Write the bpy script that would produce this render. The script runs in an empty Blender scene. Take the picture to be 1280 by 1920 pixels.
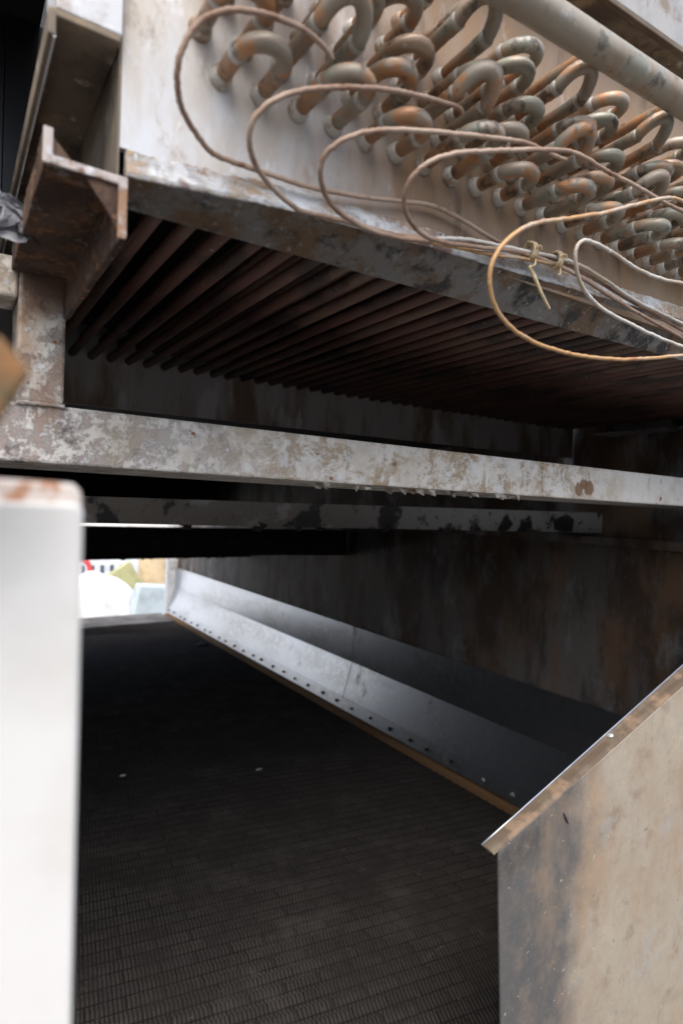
import bpy, bmesh, math, random
from mathutils import Vector, Matrix
random.seed(7)
R_ = math.radians
S = 0.5                        # one layout unit is half a metre
scene = bpy.context.scene

# ------------------------------------------------------------------ camera
F = 1142.016; CX, CY = 640.0, 960.0
AX = Vector((0.8387, 0.0214, 0.5442)).normalized()      # layout axes seen from the camera (right, down, forward)
AY = Vector((-0.5436, -0.0294, 0.8389)).normalized()
AZ = AX.cross(AY).normalized()
AY = AZ.cross(AX).normalized()
rot = Matrix(((AX[0], -AX[1], -AX[2]), (AY[0], -AY[1], -AY[2]), (AZ[0], -AZ[1], -AZ[2])))
cam = bpy.data.cameras.new('camera'); camo = bpy.data.objects.new('camera', cam)
scene.collection.objects.link(camo)
camo.matrix_world = rot.to_4x4()
cam.sensor_fit = 'HORIZONTAL'; cam.sensor_width = 24.0; cam.lens = F / 1280 * 24.0
cam.clip_start = 0.02; cam.clip_end = 1500
cam.dof.use_dof = True; cam.dof.focus_distance = 0.93; cam.dof.aperture_fstop = 3.8; cam.dof.aperture_blades = 7
scene.camera = camo

# ------------------------------------------------------------------ light
SUN_EL, SUN_AZ = R_(58), R_(215)       # azimuth clockwise from +Y; the sun stands behind and left of the camera
w = bpy.data.worlds.new('World'); scene.world = w; w.use_nodes = True
nt = w.node_tree; sky = nt.nodes.new('ShaderNodeTexSky'); sky.sky_type = 'NISHITA'; sky.sun_disc = False
sky.sun_elevation = SUN_EL; sky.sun_rotation = SUN_AZ; sky.dust_density = 4.0; sky.air_density = 1.0; sky.ozone_density = 1.0
bgn = nt.nodes['Background']; bgn.inputs['Strength'].default_value = 0.15
hs = nt.nodes.new('ShaderNodeHueSaturation'); hs.inputs['Saturation'].default_value = 0.62     # thin cloud
nt.links.new(sky.outputs['Color'], hs.inputs['Color']); nt.links.new(hs.outputs['Color'], bgn.inputs['Color'])
sl = bpy.data.lights.new('sun', 'SUN'); sl.energy = 0.6; sl.angle = R_(60); sl.color = (1.0, 0.96, 0.91)
so = bpy.data.objects.new('sun', sl); scene.collection.objects.link(so)
sd = Vector((math.sin(SUN_AZ) * math.cos(SUN_EL), math.cos(SUN_AZ) * math.cos(SUN_EL), math.sin(SUN_EL)))
so.rotation_euler = sd.to_track_quat('Z', 'Y').to_euler()
scene.view_settings.view_transform = 'Standard'; scene.view_settings.look = 'None'
scene.view_settings.exposure = 1.42; scene.view_settings.gamma = 1.0; scene.view_settings.use_curve_mapping = False
scene.cycles.max_bounces = 8; scene.cycles.diffuse_bounces = 5

# ------------------------------------------------------------------ helpers
def ray(px, py):
    q = Vector((px - CX, py - CY, F))
    return Vector((AX.dot(q), AY.dot(q), AZ.dot(q)))
def at(px, py, y):              # the place on the upright plane at depth y seen along a line of sight (layout units)
    r = ray(px, py); return r * (y / r.y)

WLOC = {}
def link(o, world, parent=None):
    scene.collection.objects.link(o)
    WLOC[o.name] = Vector(world)
    if parent is not None:
        o.parent = parent; o.location = Vector(world) - WLOC[parent.name]
    else:
        o.location = world
def tag(o, label=None, cat=None, group=None, kind=None):
    if label: o['label'] = label
    if cat: o['category'] = cat
    if group: o['group'] = group
    if kind: o['kind'] = kind
    return o
def empty(name, loc, label=None, cat=None, group=None):
    o = bpy.data.objects.new(name, None); o.empty_display_size = 0.05
    link(o, Vector(loc) * S); return tag(o, label, cat, group)
def mk(name, bm, mat, parent=None, bevel=0.0, smooth=False, seg=2):
    for v in bm.verts: v.co *= S
    if len(bm.verts):
        xs = [v.co.x for v in bm.verts]; ys = [v.co.y for v in bm.verts]; zs = [v.co.z for v in bm.verts]
        org = Vector(((min(xs) + max(xs)) / 2, (min(ys) + max(ys)) / 2, min(zs)))
    else: org = Vector((0, 0, 0))
    for v in bm.verts: v.co -= org
    bmesh.ops.recalc_face_normals(bm, faces=bm.faces)
    me = bpy.data.meshes.new(name); bm.to_mesh(me); bm.free()
    if mat: me.materials.append(mat)
    if smooth:
        for p in me.polygons: p.use_smooth = True
    o = bpy.data.objects.new(name, me); link(o, org, parent)
    if bevel:
        m = o.modifiers.new('bevel', 'BEVEL'); m.width = bevel * S; m.segments = seg; m.limit_method = 'ANGLE'; m.angle_limit = R_(35)
    return o
def roughen(o, amount, size, levels=3):
    """Small real dents and flaking along a plate: subdivide, then push with a cloud texture."""
    m = o.modifiers.new('sub', 'SUBSURF'); m.subdivision_type = 'SIMPLE'; m.levels = levels; m.render_levels = levels
    t = bpy.data.textures.new('dents', 'CLOUDS'); t.noise_scale = size * S; t.noise_depth = 3
    d = o.modifiers.new('dents', 'DISPLACE'); d.texture = t; d.strength = amount * S; d.texture_coords = 'GLOBAL'; d.mid_level = 0.5
def box(bm, a, b):
    (x0, y0, z0), (x1, y1, z1) = a, b
    vs = [bm.verts.new(p) for p in ((x0,y0,z0),(x1,y0,z0),(x1,y1,z0),(x0,y1,z0),(x0,y0,z1),(x1,y0,z1),(x1,y1,z1),(x0,y1,z1))]
    for f in ((0,3,2,1),(4,5,6,7),(0,1,5,4),(1,2,6,5),(2,3,7,6),(3,0,4,7)): bm.faces.new([vs[i] for i in f])
    return vs
def B(*ab):
    bm = bmesh.new(); box(bm, *ab); return bm
def gbox(bm, a, b, step=0.12):
    """a box cut into a grid so it can carry dents"""
    n = [max(1, min(60, int(abs(b[i] - a[i]) / step))) for i in range(3)]
    def face(fn, nu, nv):
        g = [[bm.verts.new(fn(i / nu, j / nv)) for j in range(nv + 1)] for i in range(nu + 1)]
        for i in range(nu):
            for j in range(nv): bm.faces.new((g[i][j], g[i+1][j], g[i+1][j+1], g[i][j+1]))
    L = lambda k, t: a[k] + (b[k] - a[k]) * t
    for k, z in ((0, a[2]), (1, b[2])): face(lambda u, v, z=z: (L(0,u), L(1,v), z), n[0], n[1])
    for y in (a[1], b[1]): face(lambda u, v, y=y: (L(0,u), y, L(2,v)), n[0], n[2])
    for x in (a[0], b[0]): face(lambda u, v, x=x: (x, L(1,u), L(2,v)), n[1], n[2])
    bmesh.ops.remove_doubles(bm, verts=bm.verts, dist=1e-5)
def prism(bm, poly, fa, fb):
    """poly: list of 2D points; fa, fb map a point to the two end sections"""
    A = [bm.verts.new(fa(p)) for p in poly]; C = [bm.verts.new(fb(p)) for p in poly]
    n = len(poly)
    bm.faces.new(A); bm.faces.new(C[::-1])
    for i in range(n): bm.faces.new((A[i], C[i], C[(i+1) % n], A[(i+1) % n]))
def thick(path, t):
    """outline of a bent sheet of thickness t following an open path (offset to the left side)"""
    p = [Vector(q).to_2d() if len(q) > 2 else Vector(q) for q in path]
    off = []
    for i in range(len(p)):
        d0 = (p[i] - p[i-1]).normalized() if i else (p[1] - p[0]).normalized()
        d1 = (p[i+1] - p[i]).normalized() if i < len(p) - 1 else d0
        n0 = Vector((-d0.y, d0.x)); n1 = Vector((-d1.y, d1.x))
        m = (n0 + n1); m = m / max(0.3, m.dot(n0)) if m.length > 1e-6 else n0
        off.append(p[i] + m * t)
    return [tuple(q) for q in p] + [tuple(q) for q in off[::-1]]
def tube(bm, pts, rad, seg=12, caps=True):
    pts = [Vector(p) for p in pts]; n = len(pts)
    rads = rad if isinstance(rad, (list, tuple)) else [rad] * n
    t0 = (pts[1] - pts[0]).normalized()
    u = t0.orthogonal().normalized(); rings = []
    for i in range(n):
        t = ((pts[min(i+1, n-1)] - pts[i]).normalized() + (pts[i] - pts[max(i-1, 0)]).normalized())
        t = t.normalized() if t.length > 1e-9 else t0
        u = (u - t * u.dot(t)).normalized(); v = t.cross(u)
        rings.append([bm.verts.new(pts[i] + (u * math.cos(2*math.pi*k/seg) + v * math.sin(2*math.pi*k/seg)) * rads[i]) for k in range(seg)])
    for a, b in zip(rings, rings[1:]):
        for k in range(seg): bm.faces.new((a[k], a[(k+1) % seg], b[(k+1) % seg], b[k]))
    if caps: bm.faces.new(rings[0][::-1]); bm.faces.new(rings[-1])
def spline(pts, n=10):
    P = [Vector(p) for p in pts]; P = [P[0] * 2 - P[1]] + P + [P[-1] * 2 - P[-2]]; out = []
    for i in range(1, len(P) - 2):
        a, b, c, d = P[i-1], P[i], P[i+1], P[i+2]
        for k in range(n):
            t = k / n
            out.append(0.5 * ((2*b) + (c - a)*t + (2*a - 5*b + 4*c - d)*t*t + (3*b - a - 3*c + d)*t**3))
    out.append(P[-2]); return out

# ------------------------------------------------------------------ materials
class Mat:
    def __init__(s, name, base, rough=0.6, metal=0.0, spec=0.4):
        s.m = bpy.data.materials.new(name); s.m.use_nodes = True; s.nt = s.m.node_tree; s.N = s.nt.nodes
        s.p = s.N['Principled BSDF']; s.p.inputs['Roughness'].default_value = rough; s.p.inputs['Metallic'].default_value = metal
        s.p.inputs['Specular IOR Level'].default_value = spec
        s.geo = s.N.new('ShaderNodeNewGeometry')
        rgb = s.N.new('ShaderNodeRGB'); rgb.outputs[0].default_value = (*base, 1); s.col = rgb.outputs[0]; s.h = None
        s.p.inputs['Base Color'].default_value = (*base, 1)
    def L(s, a, b): s.nt.links.new(a, b)
    def pos(s, scale=(1,1,1), off=(0,0,0)):
        mp = s.N.new('ShaderNodeMapping'); mp.inputs['Scale'].default_value = scale; mp.inputs['Location'].default_value = off
        s.L(s.geo.outputs['Position'], mp.inputs['Vector']); return mp.outputs[0]
    def noise(s, scale, stretch=(1,1,1), detail=6, rough=0.6, dist=0.0, off=None):
        n = s.N.new('ShaderNodeTexNoise'); n.inputs['Scale'].default_value = scale; n.inputs['Detail'].default_value = detail
        n.inputs['Roughness'].default_value = rough; n.inputs['Distortion'].default_value = dist
        off = off or tuple(random.uniform(-9, 9) for _ in range(3))
        s.L(s.pos(stretch, off), n.inputs['Vector']); return n.outputs['Fac']
    def ramp(s, x, lo, hi):
        r = s.N.new('ShaderNodeMapRange'); r.interpolation_type = 'SMOOTHSTEP'
        r.inputs['From Min'].default_value = lo; r.inputs['From Max'].default_value = hi
        s.L(x, r.inputs['Value']); return r.outputs[0]
    def math(s, op, a, b):
        m = s.N.new('ShaderNodeMath'); m.operation = op
        for i, q in enumerate((a, b)):
            if isinstance(q, (int, float)): m.inputs[i].default_value = q
            else: s.L(q, m.inputs[i])
        return m.outputs[0]
    def axis(s, k):
        sp = s.N.new('ShaderNodeSeparateXYZ'); s.L(s.geo.outputs['Position'], sp.inputs[0]); return sp.outputs[k]
    def mix(s, fac, col, amount=1.0):
        m = s.N.new('ShaderNodeMix'); m.data_type = 'RGBA'
        if amount != 1.0: fac = s.math('MULTIPLY', fac, amount)
        s.L(fac, m.inputs[0]); s.L(s.col, m.inputs[6])
        if isinstance(col, tuple): m.inputs[7].default_value = (*col, 1)
        else: s.L(col, m.inputs[7])
        s.col = m.outputs[2]; return s
    def patch(s, col, scale, lo, hi, stretch=(1,1,1), amount=1.0, detail=6, rough=0.6, dist=0.0, mask=None, rg=None, bump=0.0):
        f = s.ramp(s.noise(scale, stretch, detail, rough, dist), lo, hi)
        if mask is not None: f = s.math('MULTIPLY', f, mask)
        s.mix(f, col, amount)
        if bump: s.add_h(f, bump)
        return s
    def add_h(s, f, amt):
        f = s.math('MULTIPLY', f, amt); s.h = f if s.h is None else s.math('ADD', s.h, f)
    def grain(s, scale, amt, stretch=(1,1,1)): s.add_h(s.noise(scale, stretch, 8, 0.7), amt); return s
    def roughvar(s, scale, lo, hi):
        r = s.N.new('ShaderNodeMapRange'); r.inputs['From Min'].default_value = 0.3; r.inputs['From Max'].default_value = 0.7
        r.inputs['To Min'].default_value = lo; r.inputs['To Max'].default_value = hi
        s.L(s.noise(scale), r.inputs['Value']); s.L(r.outputs[0], s.p.inputs['Roughness']); return s
    def randhue(s, a, b):
        oi = s.N.new('ShaderNodeObjectInfo')
        s.mix(s.ramp(oi.outputs['Random'], 0.0, 1.0), a); return s
    def done(s, dist=0.002):
        s.L(s.col, s.p.inputs['Base Color'])
        if s.h is not None:
            b = s.N.new('ShaderNodeBump'); b.inputs['Strength'].default_value = 0.8; b.inputs['Distance'].default_value = dist
            s.L(s.h, b.inputs['Height']); s.L(b.outputs[0], s.p.inputs['Normal'])
        return s.m

# peeling pale paint on the bottom frame: white flakes over purple brown primer, tan dirt further right
k = Mat('flaking_frame_paint', (0.66, 0.64, 0.60), 0.62)
xr = k.ramp(k.axis(0), 0.08, 0.5); xl = k.math('SUBTRACT', 1.0, xr)
k.patch((0.33, 0.275, 0.25), 44, 0.47, 0.56, mask=k.math('ADD', k.math('MULTIPLY', xl, 0.85), 0.1), detail=12, rough=0.82, bump=-0.5)
k.patch((0.17, 0.135, 0.14), 18, 0.56, 0.66, mask=xl, detail=8, rough=0.7)
k.patch((0.31, 0.225, 0.135), 24, 0.46, 0.58, mask=k.math('MULTIPLY', xr, k.ramp(k.axis(0), 1.25, 0.95)), amount=0.9, detail=11, rough=0.8, dist=0.4)
k.patch((0.42, 0.34, 0.24), 9, 0.46, 0.66, amount=0.6, detail=9, rough=0.7)
k.patch((0.30, 0.16, 0.08), 5, 0.55, 0.64, stretch=(1, 1, 0.4), amount=0.55, detail=10, rough=0.75)
k.patch((0.24, 0.11, 0.05), 30, 0.66, 0.71, detail=7, bump=0.4)
k.patch((0.66, 0.68, 0.70), 60, 0.57, 0.63, detail=8, rough=0.7, amount=0.7, bump=0.4)
def spot(k, c, rad, soft, wob):
    d = k.N.new('ShaderNodeVectorMath'); d.operation = 'DISTANCE'; k.L(k.geo.outputs['Position'], d.inputs[0]); d.inputs[1].default_value = c
    return k.ramp(k.math('ADD', d.outputs['Value'], k.math('MULTIPLY', k.math('SUBTRACT', k.noise(60, detail=6), 0.5), wob)), rad, rad - soft)
k.mix(k.ramp(k.math('ABSOLUTE', k.math('SUBTRACT', k.axis(0), at(984, 890, 1.5).x * S), 0), 0.0045, 0.002), (0.60, 0.57, 0.50), 0.7)
for px_, py_, r_ in ((1086, 917, .016), (1104, 916, .017), (1094, 908, .013), (740, 870, .008)):
    k.mix(spot(k, tuple(at(px_, py_, 1.5) * S), r_, 0.005, 0.02), (0.19, 0.10, 0.045), 0.9)
rz = k.math('MULTIPLY', k.ramp(k.math('ADD', k.axis(2), k.math('MULTIPLY', k.math('SUBTRACT', k.noise(16, detail=8, rough=0.7), 0.5), 0.10)), 0.185, 0.225), k.ramp(k.axis(0), 0.055, 0.068))
k.mix(rz, (0.16, 0.085, 0.05), 0.85)
k.grain(180, 0.25); k.roughvar(30, 0.5, 0.75); M_FRAME = k.done(0.0015)

# rust-eaten bracket steel
k = Mat('rusty_bracket', (0.125, 0.075, 0.05), 0.85)
k.patch((0.05, 0.03, 0.024), 16, 0.42, 0.58, detail=9, rough=0.75, bump=-0.6)
k.patch((0.32, 0.16, 0.08), 38, 0.50, 0.60, detail=10, rough=0.8, bump=0.7)
k.patch((0.50, 0.45, 0.41), 48, 0.57, 0.63, detail=10, rough=0.78, amount=0.85, bump=0.6)
k.patch((0.05, 0.045, 0.045), 9, 0.55, 0.64, detail=7)
k.grain(120, 0.5); M_RUST = k.done(0.003)

k = Mat('rust_and_paint_edge', (0.50, 0.44, 0.41), 0.7)
k.patch((0.30, 0.17, 0.10), 30, 0.46, 0.56, detail=9, rough=0.7, bump=-0.4)
k.patch((0.62, 0.60, 0.60), 60, 0.55, 0.62, detail=8, bump=0.4)
k.grain(140, 0.4); M_EDGE = k.done(0.002)

# tube sheet: pale zinc grey, tan water streaks that thicken to the right
k = Mat('stained_tube_sheet', (0.66, 0.68, 0.71), 0.5)
xr = k.ramp(k.axis(0), 0.14, 0.44)
k.patch((0.50, 0.42, 0.32), 9, 0.44, 0.60, stretch=(1, 1, 0.35), amount=0.6, detail=8, rough=0.65)
k.patch((0.33, 0.26, 0.19), 34, 0.53, 0.64, stretch=(1, 1, 0.45), amount=0.6, detail=8, rough=0.7, mask=k.ramp(k.noise(6), 0.42, 0.6))
k.patch((0.36, 0.27, 0.19), 26, 0.50, 0.68, stretch=(1, 1, 0.16), mask=k.math('ADD', k.math('MULTIPLY', xr, 0.6), 0.4), detail=9, rough=0.68)
k.mix(xr, (0.215, 0.135, 0.072), 0.92)
k.patch((0.25, 0.15, 0.075), 20, 0.50, 0.62, stretch=(1, 1, 0.3), mask=k.math('ADD', k.math('MULTIPLY', xr, 0.7), 0.12), detail=8)
k.patch((0.33, 0.30, 0.27), 15, 0.56, 0.68, stretch=(1, 1, 0.4), mask=xr, amount=0.5)
k.patch((0.09, 0.062, 0.042), 24, 0.56, 0.68, stretch=(1, 1, 0.2), mask=xr, amount=0.7, detail=9)
k.patch((0.72, 0.74, 0.76), 36, 0.60, 0.68, stretch=(1, 1, 0.5), detail=8, amount=0.7, bump=0.3, mask=k.math('SUBTRACT', 1.0, k.math('MULTIPLY', xr, 0.8)))
k.grain(90, 0.2); k.roughvar(20, 0.4, 0.7); M_SHEET = k.done(0.0012)

k = Mat('lip_steel', (0.19, 0.183, 0.172), 0.5)
k.patch((0.16, 0.10, 0.058), 13, 0.47, 0.58, detail=9, rough=0.72, bump=0.4)
k.patch((0.035, 0.033, 0.032), 18, 0.50, 0.60, detail=9, rough=0.7)
k.patch((0.42, 0.41, 0.39), 120, 0.57, 0.68, detail=6, amount=0.8, bump=0.6, mask=k.ramp(k.noise(9, detail=6), 0.42, 0.58))
k.grain(150, 0.5); M_LIP = k.done(0.002)

k = Mat('crusted_crease', (0.58, 0.60, 0.62), 0.65)
k.patch((0.37, 0.27, 0.18), 22, 0.44, 0.58, stretch=(0.5, 1, 1), detail=10, rough=0.78, bump=0.4)
k.patch((0.31, 0.17, 0.08), 30, 0.56, 0.64, stretch=(0.6, 1, 1), detail=9, rough=0.75, amount=0.8)
k.patch((0.27, 0.20, 0.18), 11, 0.56, 0.62, detail=8)
k.patch((0.74, 0.76, 0.78), 90, 0.55, 0.62, detail=8, rough=0.75, bump=0.8)
k.grain(140, 0.5); M_CREASE = k.done(0.002)

def copper(name, base, orange, green, dark, stub=False):
    k = Mat(name, base, 0.5, 0.12, 0.5)
    oi = k.N.new('ShaderNodeObjectInfo'); tc = k.N.new('ShaderNodeTexCoord'); sp = k.N.new('ShaderNodeSeparateXYZ')
    k.L(tc.outputs['Object'], sp.inputs[0])
    if stub: k.mix(k.ramp(sp.outputs[1], -0.05, -0.015), (0.30, 0.15, 0.07), 0.8)
    k.mix(k.ramp(oi.outputs['Random'], 0.55, 1.0), orange, 0.5)
    k.patch(orange, 26, 0.50, 0.58, detail=9, rough=0.7)
    k.patch(green, 17, 0.50, 0.62, detail=7, amount=0.8)
    k.patch(dark, 32, 0.53, 0.63, detail=9, rough=0.7, amount=0.85)
    k.patch((0.42, 0.42, 0.39), 44, 0.62, 0.72, detail=9, amount=0.6, bump=0.3)
    k.grain(130, 0.35); k.roughvar(35, 0.26, 0.55); return k.done(0.0008)
M_UB = copper('patinated_copper', (0.27, 0.225, 0.175), (0.38, 0.19, 0.085), (0.24, 0.25, 0.205), (0.06, 0.048, 0.04), True)
M_HEAD = copper('header_patina', (0.31, 0.30, 0.25), (0.29, 0.22, 0.155), (0.25, 0.26, 0.215), (0.10, 0.09, 0.075))
k = Mat('solder', (0.42, 0.41, 0.38), 0.5, 0.3); k.patch((0.26, 0.20, 0.14), 40, 0.5, 0.6); k.grain(160, 0.4); M_SOLDER = k.done(0.001)
k = Mat('collar_zinc', (0.50, 0.48, 0.44), 0.5, 0.2); k.patch((0.30, 0.22, 0.15), 35, 0.48, 0.6); M_COLLAR = k.done()
k = Mat('dull_tube', (0.135, 0.068, 0.052), 0.55, 0.1)
k.patch((0.17, 0.11, 0.08), 14, 0.5, 0.65, stretch=(1, 0.2, 1)); k.patch((0.06, 0.04, 0.034), 16, 0.5, 0.62, stretch=(1, 0.4, 1))
k.patch((0.26, 0.25, 0.24), 70, 0.66, 0.72); k.grain(120, 0.3); M_TUBE = k.done(0.001)
k = Mat('back_plate', (0.26, 0.25, 0.245), 0.55)
k.patch((0.13, 0.09, 0.065), 9, 0.46, 0.6, stretch=(1, 1, 0.25), detail=8); k.patch((0.34, 0.33, 0.33), 14, 0.58, 0.66, stretch=(1, 1, 0.3))
k.grain(80, 0.2); M_BACK = k.done()
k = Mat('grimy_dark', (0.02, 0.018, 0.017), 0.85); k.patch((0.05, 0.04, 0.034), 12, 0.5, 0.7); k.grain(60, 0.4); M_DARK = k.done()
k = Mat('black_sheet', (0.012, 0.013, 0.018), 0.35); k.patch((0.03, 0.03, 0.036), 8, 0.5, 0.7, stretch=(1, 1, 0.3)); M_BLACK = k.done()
k = Mat('channel_brown', (0.20, 0.165, 0.125), 0.75)
k.patch((0.09, 0.07, 0.055), 9, 0.46, 0.62, detail=8); k.patch((0.29, 0.22, 0.14), 16, 0.52, 0.66, detail=8); k.patch((0.40, 0.37, 0.32), 40, 0.62, 0.7)
k.grain(90, 0.4); M_CHAN = k.done(0.0015)
k = Mat('pale_post_paint', (0.66, 0.68, 0.71), 0.45)
k.patch((0.45, 0.40, 0.35), 18, 0.54, 0.66, detail=8); k.patch((0.76, 0.78, 0.8), 60, 0.55, 0.65); k.grain(80, 0.15); M_PALE = k.done()
k = Mat('grey_rail_paint', (0.27, 0.265, 0.26), 0.5); k.patch((0.33, 0.32, 0.31), 14, 0.45, 0.6, detail=8); k.patch((0.2, 0.16, 0.12), 22, 0.56, 0.68, detail=9); k.grain(90, 0.2); M_GREYP = k.done()
k = Mat('near_white_paint', (0.68, 0.675, 0.655), 0.5); k.patch((0.60, 0.59, 0.56), 9, 0.45, 0.7); k.patch((0.6, 0.56, 0.5), 40, 0.66, 0.74); k.grain(60, 0.1); M_WHITE = k.done()
k = Mat('rusty_rim', (0.62, 0.56, 0.52), 0.7); k.patch((0.40, 0.20, 0.11), 70, 0.47, 0.60, detail=7); k.grain(90, 0.4); M_RIM = k.done()
# interior wall: dark scaled steel with brown runs
k = Mat('scaled_wall', (0.15, 0.135, 0.125), 0.65)
k.patch((0.075, 0.05, 0.036), 5.5, 0.44, 0.58, stretch=(1, 1, 0.45), detail=9, rough=0.68)
k.patch((0.17, 0.105, 0.065), 8, 0.46, 0.62, stretch=(1, 1, 0.4), detail=8, mask=k.ramp(k.axis(1), 2.4, 1.0))
k.patch((0.27, 0.27, 0.275), 6, 0.54, 0.66, stretch=(1, 1, 0.5), detail=9, rough=0.7, amount=0.8)
k.patch((0.04, 0.032, 0.028), 11, 0.52, 0.70, stretch=(1, 1, 0.3), detail=8, amount=0.7)
k.grain(50, 0.5); M_WALL = k.done(0.003)
k = Mat('beam_white_spotted', (0.27, 0.265, 0.255), 0.6)
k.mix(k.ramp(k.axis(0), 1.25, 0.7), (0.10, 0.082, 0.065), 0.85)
k.patch((0.2, 0.19, 0.18), 10, 0.55, 0.62, detail=8)
k.patch((0.018, 0.017, 0.017), 9, 0.55, 0.59, detail=4, rough=0.5, bump=-0.4); k.patch((0.10, 0.075, 0.055), 30, 0.56, 0.64, detail=8)
k.grain(70, 0.4); M_BEAM2 = k.done(0.002)
# galvanised kick panel
k = Mat('new_galvanised', (0.52, 0.57, 0.64), 0.28, 0.98)
k.patch((0.42, 0.45, 0.49), 5, 0.45, 0.65, stretch=(1, 0.4, 1)); k.patch((0.60, 0.62, 0.65), 40, 0.5, 0.65, detail=3); k.patch((0.2, 0.19, 0.18), 9, 0.62, 0.72, stretch=(1, 1, 0.5))
k.grain(40, 0.12); M_GALV = k.done()
k = Mat('timber', (0.23, 0.13, 0.06), 0.85); k.patch((0.16, 0.09, 0.04), 14, 0.45, 0.62, stretch=(1, 0.15, 1)); k.grain(60, 0.5, (1, 0.15, 1)); M_WOOD = k.done(0.002)
# guard plate
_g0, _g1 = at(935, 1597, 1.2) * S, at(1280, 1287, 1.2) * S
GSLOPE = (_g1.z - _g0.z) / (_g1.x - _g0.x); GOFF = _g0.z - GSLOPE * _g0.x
k = Mat('dusty_guard', (0.355, 0.312, 0.25), 0.6)
gx = k.axis(0); gz = k.axis(2)
k.patch((0.34, 0.34, 0.34), 12, 0.5, 0.64, amount=0.6, detail=8)
k.patch((0.31, 0.20, 0.12), 30, 0.52, 0.70, detail=10, rough=0.75, amount=0.55)
k.patch((0.44, 0.38, 0.30), 8, 0.5, 0.7, detail=10, rough=0.72, amount=0.6)
k.patch((0.33, 0.23, 0.15), 7, 0.55, 0.70, stretch=(1, 1, 0.35), detail=8, amount=0.75)
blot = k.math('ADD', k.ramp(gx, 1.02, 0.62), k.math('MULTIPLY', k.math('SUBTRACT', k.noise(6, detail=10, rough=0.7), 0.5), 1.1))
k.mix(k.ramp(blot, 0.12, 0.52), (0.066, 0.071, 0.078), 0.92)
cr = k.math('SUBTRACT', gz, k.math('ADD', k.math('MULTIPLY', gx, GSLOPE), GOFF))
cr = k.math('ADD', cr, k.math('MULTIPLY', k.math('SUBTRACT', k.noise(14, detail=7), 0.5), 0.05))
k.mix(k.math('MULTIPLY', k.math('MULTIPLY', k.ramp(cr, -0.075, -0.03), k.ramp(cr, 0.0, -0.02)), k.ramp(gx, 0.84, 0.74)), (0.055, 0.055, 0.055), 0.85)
k.patch((0.20, 0.15, 0.11), 16, 0.54, 0.66, detail=10, rough=0.75, amount=0.6)
k.patch((0.50, 0.47, 0.41), 110, 0.68, 0.73, detail=3, amount=0.8, bump=0.3)
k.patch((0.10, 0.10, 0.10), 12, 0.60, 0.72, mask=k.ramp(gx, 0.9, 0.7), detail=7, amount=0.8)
k.patch((0.14, 0.12, 0.11), 60, 0.68, 0.73, detail=3, amount=0.8)
k.patch((0.22, 0.185, 0.15), 34, 0.44, 0.68, detail=12, rough=0.8, amount=0.4)
k.patch((0.30, 0.22, 0.15), 4, 0.48, 0.64, stretch=(1, 1, 0.6), detail=10, rough=0.7, amount=0.5)
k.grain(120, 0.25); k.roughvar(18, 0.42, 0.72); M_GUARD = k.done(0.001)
k = Mat('guard_lip', (0.105, 0.076, 0.052), 0.7); k.patch((0.22, 0.15, 0.10), 20, 0.5, 0.65, detail=8); k.patch((0.16, 0.13, 0.095), 14, 0.5, 0.7, detail=9); k.patch((0.07, 0.05, 0.038), 30, 0.56, 0.70, detail=9, amount=0.6); k.grain(120, 0.3); M_GLIP = k.done(0.001)
k = Mat('bare_rivet', (0.8, 0.8, 0.78), 0.3, 0.6); M_RIVET = k.done()
# capillary tube copper
def capm(name, a, b, c):
    k = Mat(name, a, 0.55, 0.1)
    k.patch(b, 14, 0.45, 0.6, detail=6); k.patch(c, 30, 0.54, 0.64, detail=7); k.grain(160, 0.3); return k.done(0.0006)
M_CAPB = capm('brown_capillary', (0.30, 0.20, 0.145), (0.40, 0.30, 0.23), (0.22, 0.12, 0.07))
M_CAPO = capm('orange_capillary', (0.46, 0.27, 0.12), (0.45, 0.36, 0.28), (0.36, 0.16, 0.07))
M_CAPW = capm('limed_capillary', (0.58, 0.55, 0.50), (0.46, 0.38, 0.29), (0.66, 0.65, 0.62))
k = Mat('twine', (0.58, 0.47, 0.30), 0.9); k.patch((0.46, 0.35, 0.21), 120, 0.45, 0.6); M_TWINE = k.done()
# finned bed
k = Mat('finned_bed', (0.05, 0.044, 0.037), 0.8, 0.0, 0.12)
br = k.N.new('ShaderNodeTexBrick'); mp = k.N.new('ShaderNodeMapping'); mp.inputs['Rotation'].default_value = (0, 0, R_(9))
k.L(k.geo.outputs['Position'], mp.inputs['Vector']); k.L(mp.outputs[0], br.inputs['Vector'])
br.inputs['Scale'].default_value = 1.0; br.inputs['Brick Width'].default_value = 0.083; br.inputs['Row Height'].default_value = 0.0395
br.inputs['Mortar Size'].default_value = 0.0018; br.inputs['Mortar Smooth'].default_value = 0.3; br.offset = 0.37; br.inputs['Bias'].default_value = 0.0
br.inputs['Color1'].default_value = (0.047, 0.042, 0.039, 1); br.inputs['Color2'].default_value = (0.062, 0.056, 0.051, 1); br.inputs['Mortar'].default_value = (0.022, 0.019, 0.017, 1)
k.mix(k.ramp(k.noise(3), 0.0, 0.3), br.outputs['Color'])
wv = k.N.new('ShaderNodeTexWave'); wv.bands_direction = 'X'; wv.inputs['Scale'].default_value = 34; wv.inputs['Distortion'].default_value = 0.8; wv.inputs['Detail'].default_value = 2
k.L(mp.outputs[0], wv.inputs['Vector'])
k.mix(k.ramp(wv.outputs['Fac'], 0.55, 0.1), (0.012, 0.011, 0.011), 0.8)
k.patch((0.10, 0.092, 0.082), 5, 0.48, 0.75, detail=10, rough=0.75, amount=0.4); k.patch((0.2, 0.19, 0.18), 60, 0.70, 0.76, amount=0.7)
k.patch((0.028, 0.025, 0.023), 6, 0.44, 0.62, detail=10, rough=0.75, amount=0.75)
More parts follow.
